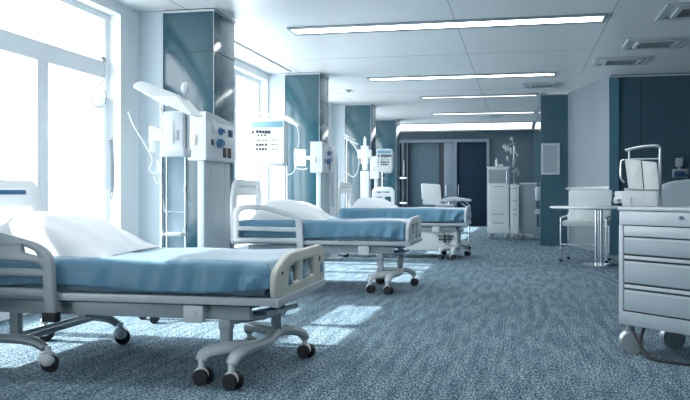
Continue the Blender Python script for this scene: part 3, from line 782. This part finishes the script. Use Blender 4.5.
m = MB(); m.tube([(.20, -.06, zt - .08), (.22, -.05, zt - .3), (.22, 0, zt - .5), (.2, .1, zt - .52)], .012); m.build('back_frame', DARK, t); m = MB(); m.tube([(-.16, -.06, zt - .3), (-.2, -.05, zt - .45), (-.2, .1, zt - .52)], .012); m.build('back_frame', DARK, t)
m = MB(); m.cyl((0, .2, .12), (0, .2, zt - .52), .03); m.build('column', CHROME, t)
m = MB()
for a in range(5):
    c, s_ = math.cos(a * 1.2566), math.sin(a * 1.2566); m.tube([(0, .2, .13), (c * .15, .2 + s_ * .15, .11), (c * .28, .2 + s_ * .28, .085)], [.025, .02, .015], seg=8)
m.build('base', GREYMET, t)
for a in range(5): caster(t, .28 * math.cos(a * 1.2566), .2 + .28 * math.sin(a * 1.2566), .09, a, .034, BLACK)

ym = 15.5; x0 = xat(440, ym); x1 = xat(470.5, ym); zt = zat(197, x0, ym)
t = thing('overbed_table', 'small grey-white overbed table behind the foot of the third bed', 'table', (x0, ym, 0))
W2 = x1 - x0
m = MB(); m.plate(rnd([(0, zt - .10), (.04, zt - .045), (W2 * .45, zt + .0), (W2, zt - .05), (W2, zt - .075), (W2 * .5, zt - .06)], [.03, .05, .05, .01, .01, .05]), [], .42, M_XZ, .008); m.build('tabletop', LTGREY, t)
m = MB(); m.b2(-.08, W2 * .5, -.2, .2, zt - .16, zt - .13, .01); m.b2(-.06, W2 * .45, -.15, .15, zt - .20, zt - .16, .006); m.build('shelf', OFFWHITE, t)
m = MB(); m.tube([(W2 * .55, 0, zt - .06), (W2 * .75, 0, zt - .13), (W2 * .95, 0, zt - .22)], .014, smooth=0); m.tube([(W2 * .8, .0, zt - .06), (W2 * .97, 0, zt - .16)], .012, smooth=0)
m.cyl((W2 * .3, 0, .1), (W2 * .3, 0, zt - .05), .025); m.tube([(W2 * .3, 0, .15), (W2 * .95, 0, .15), (W2 * .95, 0, zt - .2)], .013, smooth=0); m.build('column', CHROME, t)
m = MB(); m.b2(-.05, W2, -.20, -.15, .08, .11, .008); m.b2(-.05, W2, .15, .20, .08, .11, .008); m.b2(W2 * .25, W2 * .35, -.2, .2, .08, .11, .008); m.build('base', GREYMET, t)
for cx in (0, W2 - .05):
    for cy in (-.175, .175): caster(t, cx, cy, .09, 0, .034, GREYMET)

# shelf niche beside the back doors
x0, x1 = xa(399.5), xa(409); yy = YB - .3
t = thing('shelf_unit', 'narrow dark shelf unit with pale shelves left of the grey back door', 'shelf', ((x0 + x1) / 2, YB - .14, 0))
a = (x1 - x0) / 2 - .01
m = MB(); m.b2(-a, a, .10, .13, .0, ZD - .12); m.b2(-a, -a + .03, -.2, .10, 0, ZD - .12); m.b2(a - .03, a, -.2, .10, 0, ZD - .12); m.build('carcass', mat('dark_shelf_laminate', (.03, .05, .07), .5), t)
for z in (zat(203, x0, yy), zat(178, x0, yy), .1): MB().b2(-a + .03, a - .03, -.2, .10, z - .03, z + .03, .004).build('shelf', LTGREY, t)
m = MB(); m.cyl((0, -.05, zat(177, x0, yy) + .05), (0, -.05, zat(160, x0, yy)), .03); tag(m.build('bottle', FRAMEGREY, loc=((x0 + x1) / 2, YB - .14, 0)), 'tall thin grey bottle on the upper shelf beside the back door', 'bottle')

# storage carts at the back right
yc = 19.3
def cabinet(name, u0, u1, ztop, y, d, label, cat, drawers, col, top=None, cast=True):
    xl, xr = xat(u0, y), xat(u1, y)
    t = thing(name, label, cat, ((xl + xr) / 2, y, 0)); a = (xr - xl) / 2; zb = .14 if cast else .02
    MB().b2(-a, a, 0, d, zb, ztop, .012).build('body', col, t)
    MB().b2(-a - .015, a + .015, -.015, d + .01, ztop + .001, ztop + .03, .008).build('top', PLASTIC, t)
    for z0, z1 in drawers:
        dr = MB().b2(-a + .02, a - .02, -.018, -.001, z0 + .008, z1 - .008, .005).build('drawer', col, t)
        MB().b2(-a * .5, a * .5, -.032, -.018, z1 - .05, z1 - .03, .004).build('handle', GREYMET, dr)
    if cast:
        for cx in (-a + .06, a - .06):
            for cy in (.06, d - .06): caster(t, cx, cy, zb + .01, .3, .052, LTGREY, tyre=GREYMET)
    return t, a, xl
zA = zat(168, -.75, yc)
tA, a, xl = cabinet('medicine_cart', 487.5, 509, zA, yc, .5, 'tall white cart with glazed top compartment against the back wall area', 'cart', [(.16, .42), (.42, .62), (.62, 1.26)], WHITE)
m = MB(); m.b2(-a + .02, a - .03, -.02, -.001, 1.30, zA - .04, .006); m.build('compartment_door', BOARD, tA)
m = MB(); m.tube([(a - .05, -.02, 1.28), (a - .05, -.07, 1.30), (a - .05, -.07, zA - .08), (a - .05, -.02, zA - .06)], .014, smooth=0); m.build('handle', CHROME, tA)
m = MB(); m.b2(-.03, .10, -.06, .06, 0, .06, .01); m.build('dispenser_box', PLASTIC, None)
o = bpy.context.scene.objects[-1] if False else bpy.data.objects['dispenser_box']; o.location = (xat(498.5, yc), yc + .2, zA + .031); tag(o, 'little white box on top of the tall white cart', 'box')
m = MB(); m.lathe([(.03, 0), (.032, .10), (.03, .15), (.012, .17), (.012, .20)]); tag(m.build('pump_bottle', PLASTIC, loc=(xat(496.6, yc), yc + .1, zA + .031)), 'white bottle standing on the tall white cart', 'bottle')
zB = zat(186, -.2, yc)
tB, aB, xlB = cabinet('drawer_cabinet', 510.4, 519, zB, yc - .05, .45, 'narrow white drawer unit between the tall cart and the grey cabinet', 'cabinet', [(.18, .62), (.62, .74), (.74, .93), (.93, zB - .02)], WHITE)
zC = zat(184, .1, yc)
tC, aC, xlC = cabinet('grey_cabinet', 520, 536.6, zC, yc + .1, .5, 'plain grey cabinet against the blue partition wall', 'cabinet', [], mat('grey_cabinet_laminate', (.36, .44, .49), .45))
# instrument rack on a pole rising from the drawer unit
xp = xat(514, yc + .3)
t = thing('instrument_rack', 'pole rack of small hanging instruments above the white drawer unit', 'instrument rack', (xp, yc + .3, zB + .031))
q = lambda v: zat(v, xp, yc + .3) - zB - .031
k = dep(xp, yc + .3) / F
m = MB(); m.cyl((0, 0, 0), (0, 0, q(146)), .016); m.lathe([(.07, 0), (.07, .015), (.02, .03)]); m.cyl((-11 * k, 0, q(146.5)), (1 * k, 0, q(143)), .010); m.build('pole', STEEL, t)
m = MB(); m.b2(-.03, .04, -.04, .02, q(168), q(157), .012); m.build('clamp', FRAMEGREY, t)
for i_, (du, va, vb) in enumerate(((-10.5, 145, 148), (-8.5, 144, 151.5), (-6, 145, 151), (-3.5, 147, 154), (-6.5, 156, 161), (0.5, 146, 153))):
    m = MB(); m.tube([(du * k, -.02, q(va)), (du * k + .01, -.03, q((va + vb) / 2)), (du * k + .02, -.02, q(vb))], [.02, .028, .018], seg=8); m.build('instrument', LTGREY, t)
m = MB(); m.sph((-2 * k, 0, q(138.5)), .045); m.cyl((-2 * k, 0, q(139)), (0, 0, q(145)), .008); m.build('lamp_ball', LTGREY, t)
m = MB(); m.tube([(0, -.03, q(170)), (3 * k, -.04, q(170)), (4.5 * k, -.04, q(172)), (4 * k, -.04, q(176))], [.018, .025, .022, .012], seg=8); m.b2(-2 * k, 2 * k, -.05, -.02, q(172.5), q(170.5), .005)
m.build('hook', LTGREY, t)
m = MB(); m.tube([(1 * k, -.03, q(153)), (3 * k, -.04, q(154)), (3 * k, -.04, q(156.5))], .02, seg=8); m.build('hook', LTGREY, t)

# ================================================================= RIGHT-HAND PILLAR FITTINGS
yb = YP
x0, x1 = XP + .012, xat(559.5, yb)
t = thing('notice_board', 'framed grey notice board on the dark blue pillar', 'notice board', ((x0 + x1) / 2, yb, 0))
a = (x1 - x0) / 2; z0, z1 = zat(174.5, x1, yb), zat(143.5, x1, yb)
m = MB(); m.plate(rect(-a, a, z0, z1), [rect(-a + .035, a - .035, z0 + .035, z1 - .035)], .03, T((0, -.018, 0)) @ M_XZ, .004); m.build('frame', LTGREY, t)
MB().b2(-a + .03, a - .03, -.018, -.004, z0 + .03, z1 - .03).build('board_face', BOARD, t)
yd = 17.6
m = MB(); m.b2(-.10, 0, -.13, .13, 0, .30, .03); m.b2(-.115, -.09, -.08, .08, .10, .26, .02)
t = thing('soap_dispenser', 'white wall dispenser on the partition edge beside the blue pillar', 'dispenser', (XP - .002, yd, zat(201, XP, yd)))
m.build('body', LTGREY, t); m = MB(); m.b2(-.121, -.114, -.03, .03, .13, .21, .004); m.build('window', DARK, t)
m = MB(); m.b2(-.13, 0, -.14, .14, 0, .03, .01); m.b2(-.10, 0, -.1, .1, .03, .1, .02)
tag(m.build('drip_tray', LTGREY, loc=(XP - .002, yd, zat(214, XP, yd))), 'white tray on the partition below the wall dispenser', 'tray')
# wall unit on the dark blue wall
yw = 14.775
xc_ = xat(679.5, yw); k = dep(xc_, yw) / F
t = thing('wall_dispenser', 'small dark glass-fronted dispenser mounted on the dark blue wall', 'dispenser', (xc_, yw, zat(178, xc_, yw)))
m = MB(); m.b2(-7 * k, 7 * k, -.12, 0, 0, 9 * k, .015); m.build('body', STEEL, t)
m = MB(); m.b2(-6.3 * k, 6.3 * k, -.126, -.119, 1.2 * k, 6.5 * k, .005); m.build('glass_front', NAVY, t)
m = MB(); m.b2(-4 * k, 3 * k, -.08, 0, 11 * k, 20 * k, .012); m.b2(-3 * k, 2 * k, -.088, -.079, 12.2 * k, 18.5 * k, .004); m.cyl((-.5 * k, -.04, 9 * k), (-.5 * k, -.04, 11 * k), .02); m.build('cartridge', GREYMET, t)
m = MB(); m.lathe([(.03, 0), (.03, .02)], (5.2 * k, -.125, 5 * k), R=rot(PI / 2, 0, 0)); m.build('button', CHROME, t)

# ================================================================= ROUND TABLE
xt, yt = 1.13, 12.55; zt = zat(206.3, xt, yt)
t = thing('round_table', 'round white table on a chrome double column, in front of the pale armchair', 'table', (xt, yt, 0))
m = MB(); m.lathe([(.0, zt - .035), (.66, zt - .035), (.70, zt - .022), (.70, zt - .008), (.685, zt)], seg=56); m.build('tabletop', TABLE, t)
m = MB()
for dx in (-.036, .036): m.cyl((dx, 0, .03), (dx, 0, zt - .035), .022)
m.cyl((.0, 0, .03), (0, 0, zt - .035), .02); m.lathe([(0, zt - .06), (.16, zt - .05), (.17, zt - .036)], seg=24); m.build('column', CHROME, t)
m = MB(); m.lathe([(0, .002), (.29, .002), (.29, .012), (.25, .024), (.08, .034), (.0, .036)], seg=40); m.build('base', CHROME, t)

# ================================================================= NEAREST CART
cx, cy = .648, 5.70
CW, CD = .78, .50
rz = math.radians(-47)
ZT = .968
zc = lambda v: HC + (194 - v) / F * 5.44
t = thing('drawer_cart', 'large grey wheeled drawer cart cut by the right edge of the photo', 'cart', (cx, cy, 0), rz)
m = MB(); m.b2(0, CW, .012, CD, .19, ZT - .03, .008); m.build('body', CART, t)
for px in (-.005, CW - .03): MB().b2(px, px + .035, -.006, .03, .19, zc(224.5), .006).build('corner_post', CARTTOP, t)
m = MB(); m.b2(-.012, CW + .012, -.014, CD + .012, ZT - .028, ZT, .010); m.build('top', CARTTOP, t)
m = MB(); m.b2(.0, CW, -.008, .01, zc(224.4), ZT - .030, .004); m.build('top_fascia', CARTTOP, t)
tz = [(.795, .85), (.575, .785), (.41, .552), (.275, .392)]
rows = [(236.8, 253.0), (260.2, 281.6), (288.8, 309.0)]
for va, vb in ((255.0, 258.2), (283.6, 286.8)): MB().b2(.036, CW - .036, -.004, .010, zc(vb), zc(va), .003).build('drawer_rail', CARTTOP, t)
for i_, (va, vb) in enumerate(rows):
    d_ = MB(); d_.b2(.036, CW - .036, -.006, .010, zc(vb), zc(va), .005); dr = d_.build('drawer', CART, t)
    MB().b2(.05, CW - .05, -.009, -.005, zc(va) - .014, zc(va) - .006, .002).build('drawer_lip', CARTTOP, dr)
m = MB(); m.b2(.032, CW - .032, .006, .0115, zc(312), zc(235)); m.build('drawer_gap', DARK, t)
d_ = MB(); d_.b2(.036, CW - .036, -.006, .010, zc(235.4), zc(225.4), .004); d_.build('pull_out_shelf', CARTTOP, t)
m = MB(); m.b2(.032, CW - .032, .004, .0112, zc(225.6), zc(224.4)); m.build('shelf_gap', DARK, t)
m = MB(); m.b2(.0, CW, -.008, .010, .19, zc(310.5), .006); m.build('plinth', CART, t)
m = MB(); q = .46
m.poly([(q, -.0125, ZT - .075), (q + .05, -.0125, ZT - .070), (q + .035, -.0125, ZT - .062), (q + .012, -.0125, ZT - .062)], (0, .004, 0))
m.poly([(q - .004, -.0125, ZT - .058), (q + .03, -.0125, ZT - .052), (q + .034, -.0125, ZT - .058), (q + .01, -.0125, ZT - .064)], (0, .004, 0)); m.build('badge', STROKE, t)
for i_, (px, py) in enumerate(((.035, .05), (CW - .055, .06), (.055, CD - .06), (CW - .055, CD - .06))):
    h = MB(); h.cyl((px, py, .13), (px, py, .20), .022); h.sph((px, py, .088), .070, (.95, .62, .95), R=rot(0, 0, .9)); ho = h.build('caster', STEEL, t)
    w_ = MB(); R_ = rot(0, 0, .9)
    for s_ in (-1, 1):
        p0 = R_ @ Vector((.012, s_ * .030, .072)); p1 = R_ @ Vector((.012, s_ * .058, .072)); w_.cyl((p0.x + px, p0.y + py, .072), (p1.x + px, p1.y + py, .072), .072, seg=28)
        p2 = R_ @ Vector((.012, s_ * .062, .072)); w_.cyl((p1.x + px, p1.y + py, .072), (p2.x + px, p2.y + py, .072), .04, seg=20)
    w_.build('wheel', GREYMET, ho)
m = MB(); m.tube([(.16, .05, .19), (.17, .0, .12), (.20, -.03, .05), (.30, -.06, .016), (.45, -.02, .010), (.62, .03, .010), (.75, -.05, .010)], .009, seg=8)
m.tube([(.06, .06, .19), (.12, .0, .14), (.22, -.03, .05), (.32, -.04, .016), (.46, .02, .010)], .007, seg=8)
c_ = m.build('power_cable', BLACK, loc=(cx, cy, 0), rz=rz); tag(c_, 'black cable trailing on the carpet under the grey drawer cart', 'cable')

# ---- organiser on the cart
def wp(u, v, y):  # world point seen at (u,v) at depth y
    x = xat(u, y); return Vector((x, y, zat(v, x, y)))
yo = 5.74
k = dep(xat(640, yo), yo) / F
xo = xat(640, yo)
t = thing('document_organiser', 'white organiser with two tilted panels and a metal handle on the drawer cart', 'organiser', (xo, yo, ZT + .001), -.12)
K = k
m = MB(); m.b2(-17 * K, 15.5 * K, -.05, .09, 0, 15 * K, .008); m.b2(-15 * K, -8 * K, -.06, .05, .0, 9 * K, .006); m.build('base_box', PLASTIC, t)
m = MB(); m.b2(-25 * K, -16 * K, -.03, .06, 3 * K, 9 * K, .010); m.cyl((-23 * K, -.035, 5 * K), (-23 * K, -.03, 5 * K), .015); m.b2(-24 * K, -10 * K, -.02, .06, 9 * K, 15 * K, .008); m.build('tape_holder', WHITE, t)
m = MB(); m.cyl((-20 * K, -.04, 5.5 * K), (-20 * K, -.028, 5.5 * K), .012); m.build('knob', GREYMET, t)
P1 = [(-11 * K, 18 * K), (3 * K, 17 * K), (.5 * K, 45 * K), (-14.5 * K, 46.5 * K)]
P2 = [(4 * K, 17 * K), (17 * K, 17 * K), (15 * K, 43 * K), (1.5 * K, 44.5 * K)]
for P in (P1, P2):
    m = MB(); m.plate(rnd(P, .004), [], .012, T((0, -.045, 0)) @ M_XZ, .003); pn = m.build('panel', mat('bright_white_panel', (.93, .95, .95), .4, var=.01), t)
    m = MB(); A_, B_ = P[0], P[3]
    m.poly([(A_[0] - .006, -.052, A_[1]), (A_[0], -.052, A_[1]), (B_[0], -.052, B_[1]), (B_[0] - .006, -.052, B_[1])], (0, .012, 0)); m.build('edge', INK, pn)
m = MB(); m.b2(-15 * K, 17 * K, -.03, .02, 14 * K, 18 * K, .004); m.build('back_support', LTGREY, t)
m = MB(); m.tube([(-14 * K, .0, 56 * K), (0, .0, 59 * K), (14 * K, .0, 60 * K), (18.5 * K, .0, 58 * K), (19 * K, .0, 52 * K), (19 * K, .0, 0)], [.010] * 6, smooth=3); m.tube([(-10 * K, 0, 57 * K), (-10 * K, 0, 16 * K)], .007, smooth=0)
m.b2(17 * K, 20 * K, -.012, .012, 0, 42 * K, .004); m.tube([(-12 * K, 0, 47 * K), (18 * K, 0, 47 * K)], .006, smooth=0); m.build('handle', STEEL, t)
m = MB(); m.tube([(-12 * K, -.01, 46 * K), (-17 * K, -.015, 46 * K), (-18 * K, -.02, 42 * K), (-18 * K, -.02, 28 * K), (-15 * K, -.015, 24 * K)], .007, smooth=3); m.build('side_hook', CHROME, t)

# ---- rounded recliner behind the cart
yr = 8.2; xl = xat(659, yr); zt = zat(183.5, xat(680, yr), yr)
t = thing('recliner_chair', 'pale grey rounded-back recliner behind the drawer cart at the right edge', 'chair', (xl + .36, yr, 0))
m = MB(); m.plate(rnd([(-.36, .35), (.36, .35), (.36, zt - .06), (.16, zt), (-.16, zt), (-.36, zt - .05)], [.05, .05, .12, .3, .3, .12]), [], .14, M_XZ, .04); m.build('backrest', mat('pale_vinyl', (.42, .50, .55), .5), t)
m = MB(); m.b2(-.30, .30, .10, .65, .34, .50, .05); m.build('seat', MATS['pale_vinyl'], t)
for sx in (-1, 1):
    m = MB(); m.b2(sx * .36 - .05, sx * .36 + .05, .08, .6, .30, .66, .03); m.build('armrest', MATS['pale_vinyl'], t)
    for yy in (.02, .58): MB().cyl((sx * .3, yy, .002), (sx * .3, yy, .36), .02).build('leg', CHROME, t)

# ================================================================= WINDOW PANEL WITH CORD
yp_ = 7.62; xp = -4.14
t = thing('window_handset_panel', 'pale grey hanging panel with grip and looped cord in front of the nearest window', 'panel', (xp, yp_, 0))
za, zb = zat(190, xp, yp_), zat(97, xp, yp_)
m = MB(); m.b2(-.01, .01, -.24, .22, za, zb, .006); m.build('panel', mat('translucent_panel', (.62, .67, .70), .4, alpha=.55), t)
m = MB(); m.tube([(.03, .08, zb - .45), (.05, .09, zb - .5), (.05, .10, zb - .9), (.03, .10, zb - .95)], .022, seg=10); m.tube([(.03, .14, zb - .4), (.05, .14, zb - .8), (.04, .12, zb - 1.02), (.04, .08, zb - 1.0), (.04, .10, zb - .85)], .008, seg=8); m.build('grip', mat('grey_grip', (.38, .43, .46), .4), t)
m = MB(); zc_ = zb + .1; pts = []
for k_ in range(13):
    a_ = k_ / 12 * 2 * PI + PI / 2; pts.append((.02 + .004 * k_, -.16 + .13 * math.cos(a_), zb - .02 + .10 * math.sin(a_)))
m.tube([(.01, -.02, zb + .38), (.02, -.0, zb + .3), (.02, -.02, zb + .16)] + pts[:1] + pts[1:], .006, seg=8)
m.tube([(.01, -.05, zb + .38), (.01, .0, zb + .40), (.01, .03, zb + .36)], .012, seg=8); m.build('cord', mat('grey_cord', (.30, .34, .36), .5), t)

# ================================================================= LIGHT, SKY, CAMERA
w = bpy.data.worlds.new('World'); bpy.context.scene.world = w; w.use_nodes = True
bg = w.node_tree.nodes['Background']; bg.inputs['Color'].default_value = (.95, .98, 1.0, 1); bg.inputs['Strength'].default_value = 5.0
sun = bpy.data.lights.new('sun', 'SUN'); sun.energy = 10; sun.angle = math.radians(.6); sun.color = (1, .99, .97)
so = bpy.data.objects.new('sun', sun); C.objects.link(so)
so.rotation_euler = Vector((1.0, -.03, -.92)).to_track_quat('-Z', 'Y').to_euler()
cam = bpy.data.cameras.new('camera'); cam.sensor_width = 36; cam.lens = F / 690 * 36; cam.shift_y = -6 / 690 * 1.0; cam.clip_end = 100
co = bpy.data.objects.new('camera', cam); C.objects.link(co); co.location = (0, 0, HC); co.rotation_euler = (PI / 2, 0, YAW)
S = bpy.context.scene; S.camera = co
S.view_settings.view_transform = 'Standard'; S.view_settings.look = 'None'; S.view_settings.gamma = 1; S.view_settings.exposure = .33
S.cycles.max_bounces = 10; S.cycles.diffuse_bounces = 6; S.cycles.transparent_max_bounces = 12; S.cycles.use_denoising = True
S.cycles.sample_clamp_indirect = 6
